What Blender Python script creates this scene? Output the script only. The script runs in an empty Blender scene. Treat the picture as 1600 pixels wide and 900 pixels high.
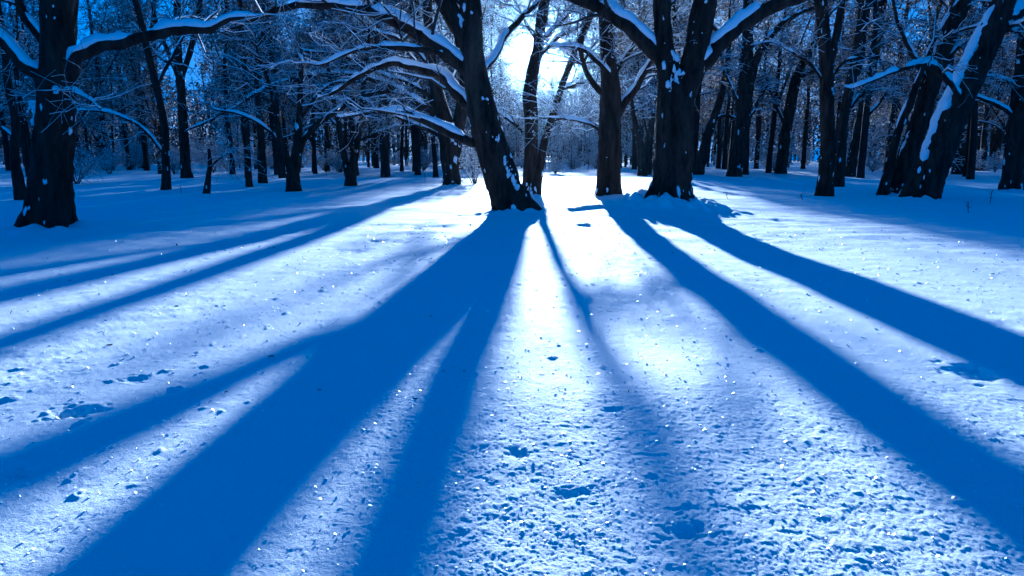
import bpy, math, random
import numpy as np
from mathutils import Vector

rng = np.random.default_rng(11)
random.seed(11)
SC = bpy.context.scene
COL = SC.collection

# ------------------------------------------------------------------ camera
F = 1067.0                      # focal length in photo pixels (24 mm on 36 mm)
CAM_H = 0.8
PITCH = math.atan(200.0 / F)
cam_d = bpy.data.cameras.new('camera')
cam_d.lens = 24.0
cam_d.sensor_width = 36.0
cam_d.clip_start = 0.05
cam_d.clip_end = 3000.0
cam = bpy.data.objects.new('camera', cam_d)
cam.location = (0, 0, CAM_H)
cam.rotation_euler = (math.pi / 2 - PITCH, 0, 0)
COL.objects.link(cam)
SC.camera = cam


def ray(px, py):
    cx, cy = (px - 800.0) / F, (450.0 - py) / F
    return Vector((cx, math.cos(PITCH) + cy * math.sin(PITCH),
                   -math.sin(PITCH) + cy * math.cos(PITCH)))


def at(px, py, Y):
    d = ray(px, py)
    d = d * (Y / d.y)
    return np.array((d.x, d.y, d.z + CAM_H))


# ------------------------------------------------------------------ light
sun_dir = ray(848, 74).normalized()
SUN_EL = math.asin(sun_dir.z)
SUN_AZ = math.atan2(sun_dir.x, sun_dir.y)
world = bpy.data.worlds.new('World')
SC.world = world
world.use_nodes = True
wn, wl = world.node_tree.nodes, world.node_tree.links
wn.clear()
sky = wn.new('ShaderNodeTexSky')
sky.sky_type = 'NISHITA'
sky.sun_disc = False
sky.sun_elevation = SUN_EL
sky.sun_rotation = SUN_AZ
sky.air_density = 1.0
sky.dust_density = 0.4
sky.ozone_density = 6.0
bg = wn.new('ShaderNodeBackground')
bg.inputs['Strength'].default_value = 0.06
wo = wn.new('ShaderNodeOutputWorld')
# a cold, deep blue clear sky that turns white only towards the sun
sep = wn.new('ShaderNodeSeparateColor')
mr = wn.new('ShaderNodeMapRange')
mr.inputs['From Min'].default_value = 4.5
mr.inputs['From Max'].default_value = 11.5
sr = wn.new('ShaderNodeValToRGB')
sr.color_ramp.elements[0].color = (0.0, 0.345, 1.0, 1)
sr.color_ramp.elements[1].color = (0.26, 0.28, 0.30, 1)
e_ = sr.color_ramp.elements.new(0.45); e_.color = (0.22, 0.34, 0.48, 1)
vm = wn.new('ShaderNodeVectorMath'); vm.operation = 'SCALE'
wl.new(sky.outputs[0], sep.inputs[0])
wl.new(sep.outputs['Blue'], mr.inputs['Value'])
wl.new(mr.outputs[0], sr.inputs[0])
wl.new(sr.outputs[0], vm.inputs[0])
wl.new(sep.outputs['Blue'], vm.inputs['Scale'])
wl.new(vm.outputs[0], bg.inputs['Color'])
wl.new(bg.outputs[0], wo.inputs['Surface'])

sun_l = bpy.data.lights.new('sun', 'SUN')
sun_l.energy = 5.0
sun_l.angle = math.radians(0.9)
sun_l.color = (1.0, 0.95, 0.88)
sun_o = bpy.data.objects.new('sun', sun_l)
sun_o.rotation_euler = sun_dir.to_track_quat('Z', 'Y').to_euler()
sun_o.location = (5, 60, 60)
COL.objects.link(sun_o)

SUN_BALL = (ray(820, 70).normalized() * 1500.0, 1500.0 * math.tan(math.radians(0.8)))
vs = SC.view_settings
vs.view_transform = 'Standard'
vs.look = 'None'
vs.exposure = 1.52
vs.gamma = 1.0
vs.use_curve_mapping = False
vs.use_white_balance = True          # the camera was set for lamp light: daylight comes out cold
vs.white_balance_temperature = 4550
vs.white_balance_tint = 8
SC.cycles.use_denoising = True
SC.cycles.max_bounces = 6
SC.cycles.diffuse_bounces = 3
SC.cycles.volume_bounces = 0
SC.cycles.transparent_max_bounces = 4

# ------------------------------------------------------------------ noise
_perm = np.random.default_rng(5).permutation(256)
_perm = np.concatenate([_perm, _perm, _perm])
_grad = np.random.default_rng(6).normal(size=(256, 3))
_grad /= np.linalg.norm(_grad, axis=1)[:, None]


def pnoise(x, y, z=0.0):
    x, y, z = np.broadcast_arrays(np.asarray(x, float), np.asarray(y, float), np.asarray(z, float))
    xi, yi, zi = np.floor(x).astype(int), np.floor(y).astype(int), np.floor(z).astype(int)
    xf, yf, zf = x - xi, y - yi, z - zi
    u, v, w = [t * t * t * (t * (t * 6 - 15) + 10) for t in (xf, yf, zf)]
    xi &= 255; yi &= 255; zi &= 255
    out = 0
    for dx in (0, 1):
        for dy in (0, 1):
            for dz in (0, 1):
                g = _grad[_perm[_perm[_perm[(xi + dx) & 255] + ((yi + dy) & 255)] + ((zi + dz) & 255)]]
                n = g[..., 0] * (xf - dx) + g[..., 1] * (yf - dy) + g[..., 2] * (zf - dz)
                out = out + n * (u if dx else 1 - u) * (v if dy else 1 - v) * (w if dz else 1 - w)
    return out * 1.6


_ga = np.random.default_rng(8).uniform(0, 2 * math.pi, 256)
_g2x, _g2y = np.cos(_ga).astype(np.float32), np.sin(_ga).astype(np.float32)


def n2d(x, y, seed=0.0):
    x = np.asarray(x, np.float32) + np.float32(seed * 17.3); y = np.asarray(y, np.float32) + np.float32(seed * 31.7)
    xi, yi = np.floor(x).astype(np.int32), np.floor(y).astype(np.int32)
    xf, yf = x - xi, y - yi
    u, v = xf * xf * (3 - 2 * xf), yf * yf * (3 - 2 * yf)
    xi &= 255; yi &= 255
    res = []
    for dx in (0, 1):
        px = _perm[(xi + dx) & 255]
        for dy in (0, 1):
            h = _perm[px + ((yi + dy) & 255)]
            res.append(_g2x[h] * (xf - dx) + _g2y[h] * (yf - dy))
    a = res[0] * (1 - v) + res[1] * v
    b = res[2] * (1 - v) + res[3] * v
    return (a * (1 - u) + b * u) * np.float32(1.5)


def sstep(a, b, x):
    t = np.clip((x - a) / (b - a), 0, 1)
    return t * t * (3 - 2 * t)


# ------------------------------------------------------------------ materials
def mat(name):
    m = bpy.data.materials.new(name)
    m.use_nodes = True
    n, l = m.node_tree.nodes, m.node_tree.links
    return m, n, l, n['Principled BSDF']


def noise_node(n, l, scale, detail=4.0, rough=0.55, stretch=None):
    tc = n.new('ShaderNodeTexCoord')
    t = n.new('ShaderNodeTexNoise')
    t.inputs['Scale'].default_value = scale
    t.inputs['Detail'].default_value = detail
    t.inputs['Roughness'].default_value = rough
    if stretch:
        mp = n.new('ShaderNodeMapping')
        mp.inputs['Scale'].default_value = stretch
        l.new(tc.outputs['Object'], mp.inputs['Vector'])
        l.new(mp.outputs[0], t.inputs['Vector'])
    else:
        l.new(tc.outputs['Object'], t.inputs['Vector'])
    return t


def ramp(n, l, src, c0, c1, p0=0.3, p1=0.7):
    r = n.new('ShaderNodeValToRGB')
    r.color_ramp.elements[0].position = p0
    r.color_ramp.elements[0].color = (*c0, 1)
    r.color_ramp.elements[1].position = p1
    r.color_ramp.elements[1].color = (*c1, 1)
    l.new(src, r.inputs[0])
    return r


def bump(n, l, src, strength, dist):
    b = n.new('ShaderNodeBump')
    b.inputs['Strength'].default_value = strength
    b.inputs['Distance'].default_value = dist
    l.new(src, b.inputs['Height'])
    return b


def make_snow(name, scale, dist, strength=0.6, sss=0.0):
    m, n, l, b = mat(name)
    t = noise_node(n, l, scale, 5.0, 0.65)
    r = ramp(n, l, t.outputs['Fac'], (0.82, 0.87, 0.92), (0.9, 0.93, 0.96))
    l.new(r.outputs[0], b.inputs['Base Color'])
    b.inputs['Roughness'].default_value = 0.7
    b.inputs['Specular IOR Level'].default_value = 0.22
    b.inputs['Subsurface Weight'].default_value = sss
    b.inputs['Subsurface Radius'].default_value = (0.8, 0.9, 1.0)
    b.inputs['Subsurface Scale'].default_value = 0.012
    bp = bump(n, l, t.outputs['Fac'], strength, dist)
    l.new(bp.outputs[0], b.inputs['Normal'])
    return m


M_GROUND = make_snow('ground_snow', 190.0, 0.006, 0.5, 0.0)
M_SNOW = make_snow('branch_snow', 60.0, 0.01, 0.5)


def make_bark(name, c0, c1, scale=9.0):
    m, n, l, b = mat(name)
    t = noise_node(n, l, scale, 8.0, 0.65, (1, 1, 0.22))
    r = ramp(n, l, t.outputs['Fac'], c0, c1, 0.35, 0.7)
    l.new(r.outputs[0], b.inputs['Base Color'])
    b.inputs['Roughness'].default_value = 0.9
    b.inputs['Specular IOR Level'].default_value = 0.2
    bp = bump(n, l, t.outputs['Fac'], 1.0, 0.06)
    l.new(bp.outputs[0], b.inputs['Normal'])
    return m


M_BARK = make_bark('dark_bark', (0.006, 0.005, 0.004), (0.060, 0.043, 0.032))
M_BARK_FAR = make_bark('forest_bark', (0.012, 0.010, 0.010), (0.04, 0.032, 0.027), 5.0)
m, n, l, b = mat('twig_bark')
tn = noise_node(n, l, 30.0)
l.new(ramp(n, l, tn.outputs['Fac'], (0.014, 0.011, 0.009), (0.045, 0.034, 0.027)).outputs[0], b.inputs['Base Color'])
b.inputs['Roughness'].default_value = 0.85
M_TWIG = m
m, n, l, b = mat('dead_leaf')
tn = noise_node(n, l, 3.0)
l.new(ramp(n, l, tn.outputs['Fac'], (0.035, 0.024, 0.016), (0.11, 0.065, 0.035)).outputs[0], b.inputs['Base Color'])
b.inputs['Roughness'].default_value = 0.8
tr = n.new('ShaderNodeBsdfTranslucent'); tr.inputs[0].default_value = (0.11, 0.07, 0.04, 1)
mx = n.new('ShaderNodeMixShader'); mx.inputs[0].default_value = 0.35
l.new(b.outputs[0], mx.inputs[1]); l.new(tr.outputs[0], mx.inputs[2])
l.new(mx.outputs[0], n['Material Output'].inputs['Surface'])
M_LEAF = m
m, n, l, b = mat('frost')
tn = noise_node(n, l, 8.0)
l.new(ramp(n, l, tn.outputs['Fac'], (0.75, 0.8, 0.86), (0.9, 0.92, 0.95)).outputs[0], b.inputs['Base Color'])
b.inputs['Roughness'].default_value = 0.6
tr = n.new('ShaderNodeBsdfTranslucent'); tr.inputs[0].default_value = (0.85, 0.88, 0.9, 1)
mx = n.new('ShaderNodeMixShader'); mx.inputs[0].default_value = 0.2
l.new(b.outputs[0], mx.inputs[1]); l.new(tr.outputs[0], mx.inputs[2])
l.new(mx.outputs[0], n['Material Output'].inputs['Surface'])
M_FROST = m
m, n, l, b = mat('ice_crystal')
tn = noise_node(n, l, 500.0)
l.new(ramp(n, l, tn.outputs['Fac'], (0.85, 0.9, 0.95), (0.95, 0.97, 1.0)).outputs[0], b.inputs['Base Color'])
b.inputs['Roughness'].default_value = 0.33
b.inputs['Specular IOR Level'].default_value = 1.0
M_ICE = m


# ------------------------------------------------------------------ mesh helpers
def mk_mesh(name, V, faces_list, mats, smooth=True, mat_idx=None):
    """V (n,3); faces_list = list of int arrays (m,k)."""
    me = bpy.data.meshes.new(name)
    V = np.asarray(V, np.float32)
    fl = [np.asarray(f, np.int32) for f in faces_list if len(f)]
    tot = np.concatenate([np.full(len(f), f.shape[1], np.int32) for f in fl])
    loops = np.concatenate([f.ravel() for f in fl])
    me.vertices.add(len(V)); me.vertices.foreach_set('co', V.ravel())
    me.loops.add(len(loops)); me.loops.foreach_set('vertex_index', loops)
    me.polygons.add(len(tot))
    st = np.concatenate([[0], np.cumsum(tot)[:-1]]).astype(np.int32)
    me.polygons.foreach_set('loop_start', st)
    me.polygons.foreach_set('loop_total', tot)
    me.polygons.foreach_set('use_smooth', np.full(len(tot), smooth))
    for mm in (mats if isinstance(mats, (list, tuple)) else [mats]):
        me.materials.append(mm)
    if mat_idx is not None:
        me.polygons.foreach_set('material_index', np.asarray(mat_idx, np.int32))
    me.update(calc_edges=True)
    me.validate()
    return me


def mk_obj(name, data, parent=None, label=None, cat=None, group=None, kind=None, loc=None):
    o = bpy.data.objects.new(name, data)
    COL.objects.link(o)
    if parent is not None:
        o.parent = parent
    if loc is not None:
        o.location = loc
    for k, v in (('label', label), ('category', cat), ('group', group), ('kind', kind)):
        if v:
            o[k] = v
    return o


class Bag:
    """collects vertices / faces of one part"""
    def __init__(s):
        s.V, s.Fq, s.Ft, s.n = [], [], [], 0

    def add(s, V, quads=None, tris=None):
        V = np.asarray(V).reshape(-1, 3)
        if quads is not None and len(quads): s.Fq.append(np.asarray(quads) + s.n)
        if tris is not None and len(tris): s.Ft.append(np.asarray(tris) + s.n)
        s.V.append(V); s.n += len(V)

    def mesh(s, name, m, origin=(0, 0, 0), smooth=True):
        if not s.V: return None
        f = []
        if s.Fq: f.append(np.concatenate(s.Fq))
        if s.Ft: f.append(np.concatenate(s.Ft))
        return mk_mesh(name, np.concatenate(s.V) - np.asarray(origin), f, m, smooth)


def tubes(bag, P, R, sides=3, squash=1.0, lift=None):
    """P (N,k,3) polylines, R (N,k) radii -> open tubes."""
    P = np.asarray(P, float); R = np.asarray(R, float)
    N, k = R.shape
    if N == 0: return
    T = np.gradient(P, axis=1)
    T /= np.linalg.norm(T, axis=2, keepdims=True) + 1e-9
    mt = np.abs(T.mean(1)[:, 2])
    ref = np.where((mt > 0.85)[:, None], np.array([[1.0, 0.2, 0]]), np.array([[0, 0, 1.0]]))[:, None, :]
    A = np.cross(T, ref); A /= np.linalg.norm(A, axis=2, keepdims=True) + 1e-9
    B = np.cross(A, T)
    if lift is not None:
        P = P + B * lift[..., None]
    th = np.arange(sides) * 2 * math.pi / sides + math.pi / 2
    ring = (P[:, :, None, :] + R[:, :, None, None] *
            (np.cos(th)[None, None, :, None] * A[:, :, None, :] +
             squash * np.sin(th)[None, None, :, None] * B[:, :, None, :]))
    idx = np.arange(N * k * sides).reshape(N, k, sides)
    a, b2 = idx[:, :-1, :], idx[:, 1:, :]
    q = np.stack([a, np.roll(a, -1, 2), np.roll(b2, -1, 2), b2], -1).reshape(-1, 4)
    bag.add(ring, q)


def catmull(pts, spacing):
    """pts (n,d) -> dense resample with Catmull-Rom; first three columns xyz"""
    pts = np.asarray(pts, float)
    p = np.vstack([2 * pts[0] - pts[1], pts, 2 * pts[-1] - pts[-2]])
    out = []
    for i in range(1, len(p) - 2):
        L = np.linalg.norm(p[i + 1][:3] - p[i][:3])
        m_ = max(2, int(L / spacing))
        t = np.linspace(0, 1, m_, endpoint=False)[:, None]
        out.append(0.5 * (2 * p[i] + (p[i + 1] - p[i - 1]) * t + (2 * p[i - 1] - 5 * p[i] + 4 * p[i + 1] - p[i + 2]) * t ** 2
                          + (3 * p[i] - p[i - 1] - 3 * p[i + 1] + p[i + 2]) * t ** 3))
    out.append(p[-2][None])
    return np.concatenate(out)


def frames(P):
    T = np.gradient(P, axis=0); T /= np.linalg.norm(T, axis=1, keepdims=True) + 1e-9
    A = np.zeros_like(P)
    a = np.cross(T[0], (0.3, 1, 0.1)); a /= np.linalg.norm(a)
    for i in range(len(P)):
        a = a - T[i] * a.dot(T[i]); a /= np.linalg.norm(a); A[i] = a
    return T, A, np.cross(T, A)


def bark_tube(bag, P, R, sides=20, rough=0.09, flare=0.0, seed=0.0, cap=True):
    T, A, B = frames(P)
    s = np.concatenate([[0], np.cumsum(np.linalg.norm(np.diff(P, axis=0), axis=1))])
    th = np.arange(sides) * 2 * math.pi / sides
    ct, st = np.cos(th)[None], np.sin(th)[None]
    S = s[:, None]
    rr = R[:, None] * (1 + 0.10 * pnoise(ct * 0.9 + seed, st * 0.9, S * 1.1)
                       + rough * (0.5 - np.abs(pnoise(ct * 4 + seed, st * 4, S * 2.2 + seed)) * 2)
                       + rough * 0.6 * pnoise(ct * 7, st * 7 + seed, S * 9))
    if flare > 0:
        lob = 0.6 + 0.4 * np.cos(th * 4 + seed * 7)[None] + 0.25 * np.cos(th * 7 + seed * 3)[None]
        rr = rr + R[0] * flare * np.exp(-np.clip(S - 0.2, 0, None) / 0.2) * np.clip(lob, 0.05, None)
    V = P[:, None, :] + rr[..., None] * (ct[..., None] * A[:, None, :] + st[..., None] * B[:, None, :])
    k = len(P)
    idx = np.arange(k * sides).reshape(k, sides)
    a, b2 = idx[:-1], idx[1:]
    q = np.stack([a, np.roll(a, -1, 1), np.roll(b2, -1, 1), b2], -1).reshape(-1, 4)
    V = V.reshape(-1, 3)
    tr_ = np.zeros((0, 3), int)
    if cap:
        V = np.vstack([V, P[-1]])
        e = idx[-1]
        tr_ = np.stack([e, np.roll(e, -1), np.full(sides, len(V) - 1)], -1)
    bag.add(V, q, tr_)


def snow_cap(bag, P, R, seed, cover=0.25, thick=1.0, sides=9, hmin=0.35, sit=0.55, wk=1.0):
    """lumpy snow lying along the upper side of a limb"""
    T = np.gradient(P, axis=0); T /= np.linalg.norm(T, axis=1, keepdims=True) + 1e-9
    hor = np.sqrt(np.clip(1 - T[:, 2] ** 2, 0, 1))
    up = np.array([0, 0, 1.0])
    B = up - T * T[:, 2:3]; B /= np.linalg.norm(B, axis=1, keepdims=True) + 1e-9
    A = np.cross(T, B)
    s = np.concatenate([[0], np.cumsum(np.linalg.norm(np.diff(P, axis=0), axis=1))])
    g = pnoise(s * 1.3 + seed, seed, 0) + 0.5 * pnoise(s * 4.5 + seed, seed, 3)
    amt = sstep(-cover - 0.15, -cover + 0.35, g) * sstep(hmin - 0.15, hmin + 0.25, hor)
    lump = 1 + 0.55 * pnoise(s * 5, seed, 1) + 0.4 * pnoise(s * 13, seed, 2)
    w = wk * (R * 1.0 + 0.006) * amt ** 0.5 * (0.9 + 0.25 * pnoise(s * 5, seed, 5))
    h = (R * 0.55 + 0.022) * amt * lump * thick * np.clip(hor, 0.35, 1)
    c = P + B * (R * sit)[:, None]
    th = np.linspace(0, 2 * math.pi, sides, endpoint=False)
    up_part = np.where(np.sin(th) > 0, 1.0, 0.25)
    off = 0.22 * R * pnoise(s * 3, seed, 9)
    V = (c[:, None, :] + (w[:, None] * np.cos(th)[None] + off[:, None])[..., None] * A[:, None, :]
         + ((R * 0.35 * amt)[:, None] * (np.sin(th) > 0)[None] + h[:, None] * (np.sin(th) * up_part)[None]
            * (1 + 0.2 * pnoise(np.cos(th)[None] * 2, s[:, None] * 9, seed)))[..., None] * B[:, None, :])
    k = len(P)
    idx = np.arange(k * sides).reshape(k, sides)
    keep = (amt[:-1] + amt[1:]) > 0.02
    a, b2 = idx[:-1][keep], idx[1:][keep]
    q = np.stack([a, np.roll(a, -1, 1), np.roll(b2, -1, 1), b2], -1).reshape(-1, 4)
    bag.add(V, q)


import bmesh
_bm = bmesh.new(); bmesh.ops.create_icosphere(_bm, subdivisions=2, radius=1.0)
ICO_V = np.array([v.co[:] for v in _bm.verts]); ICO_F = np.array([[v.index for v in f.verts] for f in _bm.faces]); _bm.free()


def lumps(bag, C, Nrm, size, seed):
    """flattened irregular snow clots stuck on bark: C (n,3), Nrm (n,3), size (n,)"""
    n_ = len(C)
    if not n_: return
    ref = np.array([0, 0, 1.0])
    A = np.cross(Nrm, ref); A /= np.linalg.norm(A, axis=1, keepdims=True) + 1e-9
    B = np.cross(A, Nrm)
    r_ = np.random.default_rng(seed)
    for i in range(n_):
        d = 1 + 0.75 * pnoise(ICO_V[:, 0] * 1.9 + i * 3.1, ICO_V[:, 1] * 1.9 + seed, ICO_V[:, 2] * 1.9) + 0.3 * pnoise(ICO_V[:, 0] * 4 + i, ICO_V[:, 1] * 4, ICO_V[:, 2] * 4)
        v = ICO_V * d[:, None] * size[i] * np.array([r_.uniform(.35, 1.0), r_.uniform(.6, 2.0), .24])
        bag.add(C[i] + v[:, :1] * A[i] + v[:, 1:2] * B[i] + v[:, 2:] * Nrm[i], None, ICO_F)


def spawn(P, R, n, lo, hi, lmin, lmax, k=5, up=0.25, spread=0.9, droop=0.0, rk=0.5, rmin=0.003, r=None, fall=0.5):
    """children of the polylines P (N,m,3): n each -> (N*n,k,3), radii"""
    r = r or rng
    N, m_, _ = P.shape
    if N == 0: return np.zeros((0, k, 3)), np.zeros((0, k))
    t = r.uniform(lo, hi, (N, n))
    ii = np.clip((t * (m_ - 1)).astype(int), 0, m_ - 2)
    ff = (t * (m_ - 1) - ii)[..., None]
    rows = np.arange(N)[:, None]
    p0 = P[rows, ii] * (1 - ff) + P[rows, ii + 1] * ff
    r0 = (R[rows, ii] * (1 - ff[..., 0]) + R[rows, ii + 1] * ff[..., 0])
    tan = P[rows, ii + 1] - P[rows, ii]
    tan /= np.linalg.norm(tan, axis=2, keepdims=True) + 1e-9
    d = r.normal(size=(N, n, 3))
    d -= tan * (d * tan).sum(2, keepdims=True)
    d /= np.linalg.norm(d, axis=2, keepdims=True) + 1e-9
    d = tan * r.uniform(.3, .8, (N, n, 1)) + d * spread
    d[..., 2] += up
    d /= np.linalg.norm(d, axis=2, keepdims=True)
    L = r.uniform(lmin, lmax, (N, n)) * (1 - fall * t)
    s = np.linspace(0, 1, k)[None, None, :, None]
    bend = r.normal(size=(N, n, 1, 3)) * 0.25
    bend[..., 2] -= droop
    wig = np.cumsum(r.normal(size=(N, n, k, 3)) * 0.055, axis=2); wig[:, :, 0] = 0
    out = p0[:, :, None, :] + L[..., None, None] * (d[:, :, None, :] * s + bend * s * s + wig * s ** 0.5)
    rad = np.clip(r0 * rk, rmin, None)[..., None] * (1 - 0.75 * np.linspace(0, 1, k)[None, None])
    rad = np.maximum(rad, rmin * 0.7)
    return out.reshape(-1, k, 3), rad.reshape(-1, k)


def twig_snow(bag, P, R, amount=1.0, r=None, prob=0.75, sides=4, base=0.006):
    r = r or rng
    if len(P) == 0: return
    T = np.gradient(P, axis=1); T /= np.linalg.norm(T, axis=2, keepdims=True) + 1e-9
    hor = np.clip(1 - np.abs(T[..., 2]) * 1.05, 0, 1)
    w = (R * 0.95 + base) * np.sqrt(hor) * r.uniform(.6, 1.25, R.shape) * amount
    w *= (r.uniform(size=(len(P), 1)) < prob)
    keep = w.max(1) > 0.002
    tubes(bag, P[keep], np.maximum(w[keep], 0.0005), sides, 0.75, lift=(R[keep] * 0.7 + w[keep] * 0.5))


def flecks(bag, P, n, size, r=None, jitter=0.06, flat=0.4):
    """small crumpled two-triangle pieces (leaves, frost tufts) along twigs"""
    r = r or rng
    if len(P) == 0 or n == 0: return
    i = r.integers(0, len(P), n)
    t = r.uniform(0.3, 1, n) * (P.shape[1] - 1.001)
    j = t.astype(int); f = (t - j)[:, None]
    c = P[i, j] * (1 - f) + P[i, j + 1] * f + r.normal(size=(n, 3)) * jitter
    a = r.normal(size=(n, 3)); a /= np.linalg.norm(a, axis=1, keepdims=True)
    b = r.normal(size=(n, 3)); b -= a * (a * b).sum(1, keepdims=True); b /= np.linalg.norm(b, axis=1, keepdims=True)
    cc = np.cross(a, b)
    s = (size * r.uniform(.5, 1.4, n))[:, None]
    V = np.stack([c - a * s, c + b * s * .55 + cc * s * flat, c + a * s, c - b * s * .55 + cc * s * flat * .6], 1)
    idx = np.arange(n * 4).reshape(n, 4)
    bag.add(V.reshape(-1, 3), None, np.concatenate([idx[:, [0, 1, 2]], idx[:, [0, 2, 3]]]))


# ------------------------------------------------------------------ ground
HEAPS = []     # (x, y, radius, height)
DENTS = []


def ground_macro(x, y):
    x, y = np.asarray(x, float), np.asarray(y, float)
    d = np.sqrt(x * x + y * y)
    z = 0.030 * n2d(x / 3.1 + 7.3, y / 4.2 + 1.7, 0.3) + 0.010 * n2d(x / 1.1, y / 1.5, 4.4)
    z = z + 0.16 * sstep(14, 34, d) * n2d(x / 9.0 + 3, y / 7.0, 2.2) + 0.05 * sstep(7, 15, d) * n2d(x / 2.6, y / 1.9, 8.1)
    z = z + sstep(5, 9, d) * (1 - sstep(26, 40, d)) * (0.016 * n2d(x / 0.9, y / 0.55, 14.0) + 0.010 * n2d(x / 0.35, y / 0.28, 15.0))
    z = z + 0.5 * sstep(60, 170, d)
    # low knoll carrying the slender tree right of the sun
    z = z + 0.20 * np.exp(-(((x - 1.6) / 1.5) ** 2 + ((y - 11.7) / 2.4) ** 2))
    return z


def ground_full(x, y):
    z = ground_macro(x, y)
    for hx, hy, hr, hh in HEAPS:
        e = ((x - hx) ** 2 + (y - hy) ** 2) / (hr * hr)
        z = z + hh * np.exp(-e) * np.clip(1 + 0.4 * n2d(x * 3 + hx, y * 3, hy) + 0.7 * n2d(x * 8 + hx, y * 6, hy + 3), 0.1, 2.2)
    return z


def foot(px, py, Y=None):
    """ground point seen at a pixel"""
    d = ray(px, py)
    t = CAM_H / max(1e-4, -d.z)
    for _ in range(30):
        p = d * t
        g = float(ground_macro(p.x, p.y))
        t = t * 0.5 + 0.5 * (CAM_H - g) / max(1e-4, -d.z)
    return d.y * t


def gz(x, y):
    return float(ground_macro(x, y))


# ------------------------------------------------------------------ near trees
def build_tree(name, label, base, stems, limbs=(), Y=None, group=None, heap=(0.0, 0.0), ext=4.0, twigs=1.0,
               flare=0.5, patches=14, lean=0.0, leaf=0, snow=1.0, frost=0, sides=22, seed=1, patch_spots=(), hmin=0.42):
    """base (px,py): where the trunk meets the snow. stems: lists of (px, py, width_px[, dY]).
    limbs: lists of the same. All turned into world points at the tree's own distance."""
    r = np.random.default_rng(seed * 13 + 5)
    Y0 = Y if Y is not None else foot(*base)
    root = at(base[0], base[1], Y0)
    root[2] = gz(root[0], root[1])
    E = mk_obj(name, None, None, label, 'tree', group, loc=root)
    E.empty_display_size = 0.3
    if heap[1] > 0:
        HEAPS.append((root[0], root[1], heap[0], heap[1]))
    polysP, polysR = [], []
    near = Y0 < 18

    def world(pts, first=False, top_ext=0.0):
        out = []
        for q in pts:
            dY = q[3] if len(q) > 3 else 0.0
            yy = Y0 + dY
            p = at(q[0], q[1], yy)
            out.append([*p, q[2] * 0.5 * yy / F])
        out = np.array(out)
        if first:
            b0 = out[0].copy(); b0[2] = min(out[0][2], root[2]) - 0.25
            out = np.vstack([b0, out])
        if top_ext > 0:
            d = out[-1][:3] - out[-2][:3]; d /= np.linalg.norm(d) + 1e-9
            e = out[-1].copy(); rr = e[3]
            for kx in range(4):
                d = d + r.normal(size=3) * 0.16; d[2] += 0.05; d /= np.linalg.norm(d)
                e = e.copy(); e[:3] = e[:3] + d * top_ext / 4; e[3] = max(rr * (1 - (kx + 1) * 0.23), 0.012)
                out = np.vstack([out, e])
        return out

    def side_poly(C):
        # uniform 12-point version used as the parent of twigs
        s = np.concatenate([[0], np.cumsum(np.linalg.norm(np.diff(C[:, :3], axis=0), axis=1))])
        t = np.linspace(0, s[-1], 12)
        return np.stack([np.interp(t, s, C[:, i]) for i in range(3)], 1), np.interp(t, s, C[:, 3])

    # trunk and its stems
    step = 0.07 if near else 0.18
    tb, tsnow = Bag(), Bag()
    for i, st in enumerate(stems):
        w = world(st, first=(i == 0 or abs(st[0][1] - base[1]) < 8), top_ext=ext if st[-1][1] <= 8 else (ext * 0.6 if st[-1][1] < 120 else 0.0))
        C = catmull(w, step)
        C[:, 3] = np.clip(C[:, 3], 0.006, None)
        bark_tube(tb, C[:, :3], C[:, 3], 30 if near else 12, 0.17, flare if i == 0 else flare * 0.25 * (abs(st[0][1] - base[1]) < 8), seed + i * 2.7)
        snow_cap(tsnow, C[:, :3], C[:, 3], seed * 1.7 + i, cover=0.12 + 0.6 * (hmin < .3), thick=0.8 * snow, hmin=hmin, sit=0.70 if hmin < .3 else 0.5, wk=0.62 if hmin < .3 else 1.0)
        sp, sr = side_poly(C)
        polysP.append(sp[None]); polysR.append(sr[None])
        # snow clots on the bark
        T, A, B = frames(C[:, :3])
        n_ = int(patches * 2.2 * (1 if i == 0 else 0.6))
        if n_:
            hgt = C[:, 2] - root[2]
            pr = np.clip(1.6 - hgt * 0.28, 0.15, None) * (hgt > -0.02) * (hgt < 6); pr /= pr.sum()
            ii = r.choice(len(C), n_, p=pr); an = r.uniform(0, 2 * math.pi, n_)
            nr = np.cos(an)[:, None] * A[ii] + np.sin(an)[:, None] * B[ii]
            lumps(tsnow, C[ii, :3] + nr * C[ii, 3:4] * 0.97, nr, np.clip(r.lognormal(-3.9, 0.6, n_), .008, .07) * (1 if near else 1.3), seed + i)
    if heap[1] > 0:
        n_ = 11
        w0_ = polysR[0][0][0] * 1.25
        an = r.uniform(0, 2 * math.pi, n_)
        nr_ = np.stack([np.cos(an), np.sin(an), np.full(n_, .35)], 1); nr_ /= np.linalg.norm(nr_, axis=1, keepdims=True)
        cc_ = np.array([root[0], root[1], root[2] + heap[1] * .8]) + nr_ * np.array([1, 1, 0]) * w0_ + np.stack([0 * an, 0 * an, np.abs(r.normal(size=n_)) * .09], 1)
        lumps(tsnow, cc_, nr_, r.uniform(.015, .05, n_), seed + 50)
    for (px, py, s_) in patch_spots:
        p = at(px, py, Y0)
        d = np.array(ray(px, py)); nn = -d / np.linalg.norm(d)
        cen = np.concatenate([x[0] for x in polysP]); rad = np.concatenate([x[0] for x in polysR])
        j = np.argmin(((cen - p) ** 2).sum(1))
        s_ *= 0.8; m_ = 14
        lumps(tsnow, p + nn * rad[j] * 0.88 + r.normal(size=(m_, 3)) * s_ * np.array([.55, .05, .9]), np.repeat(nn[None], m_, 0), s_ * r.uniform(.12, .7, m_), seed + int(px))
    to = mk_obj('trunk', tb.mesh('trunk', M_BARK, root), E)
    sm = tsnow.mesh('snow', M_SNOW, root)
    if sm: mk_obj('snow', sm, to, kind='stuff')
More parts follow.
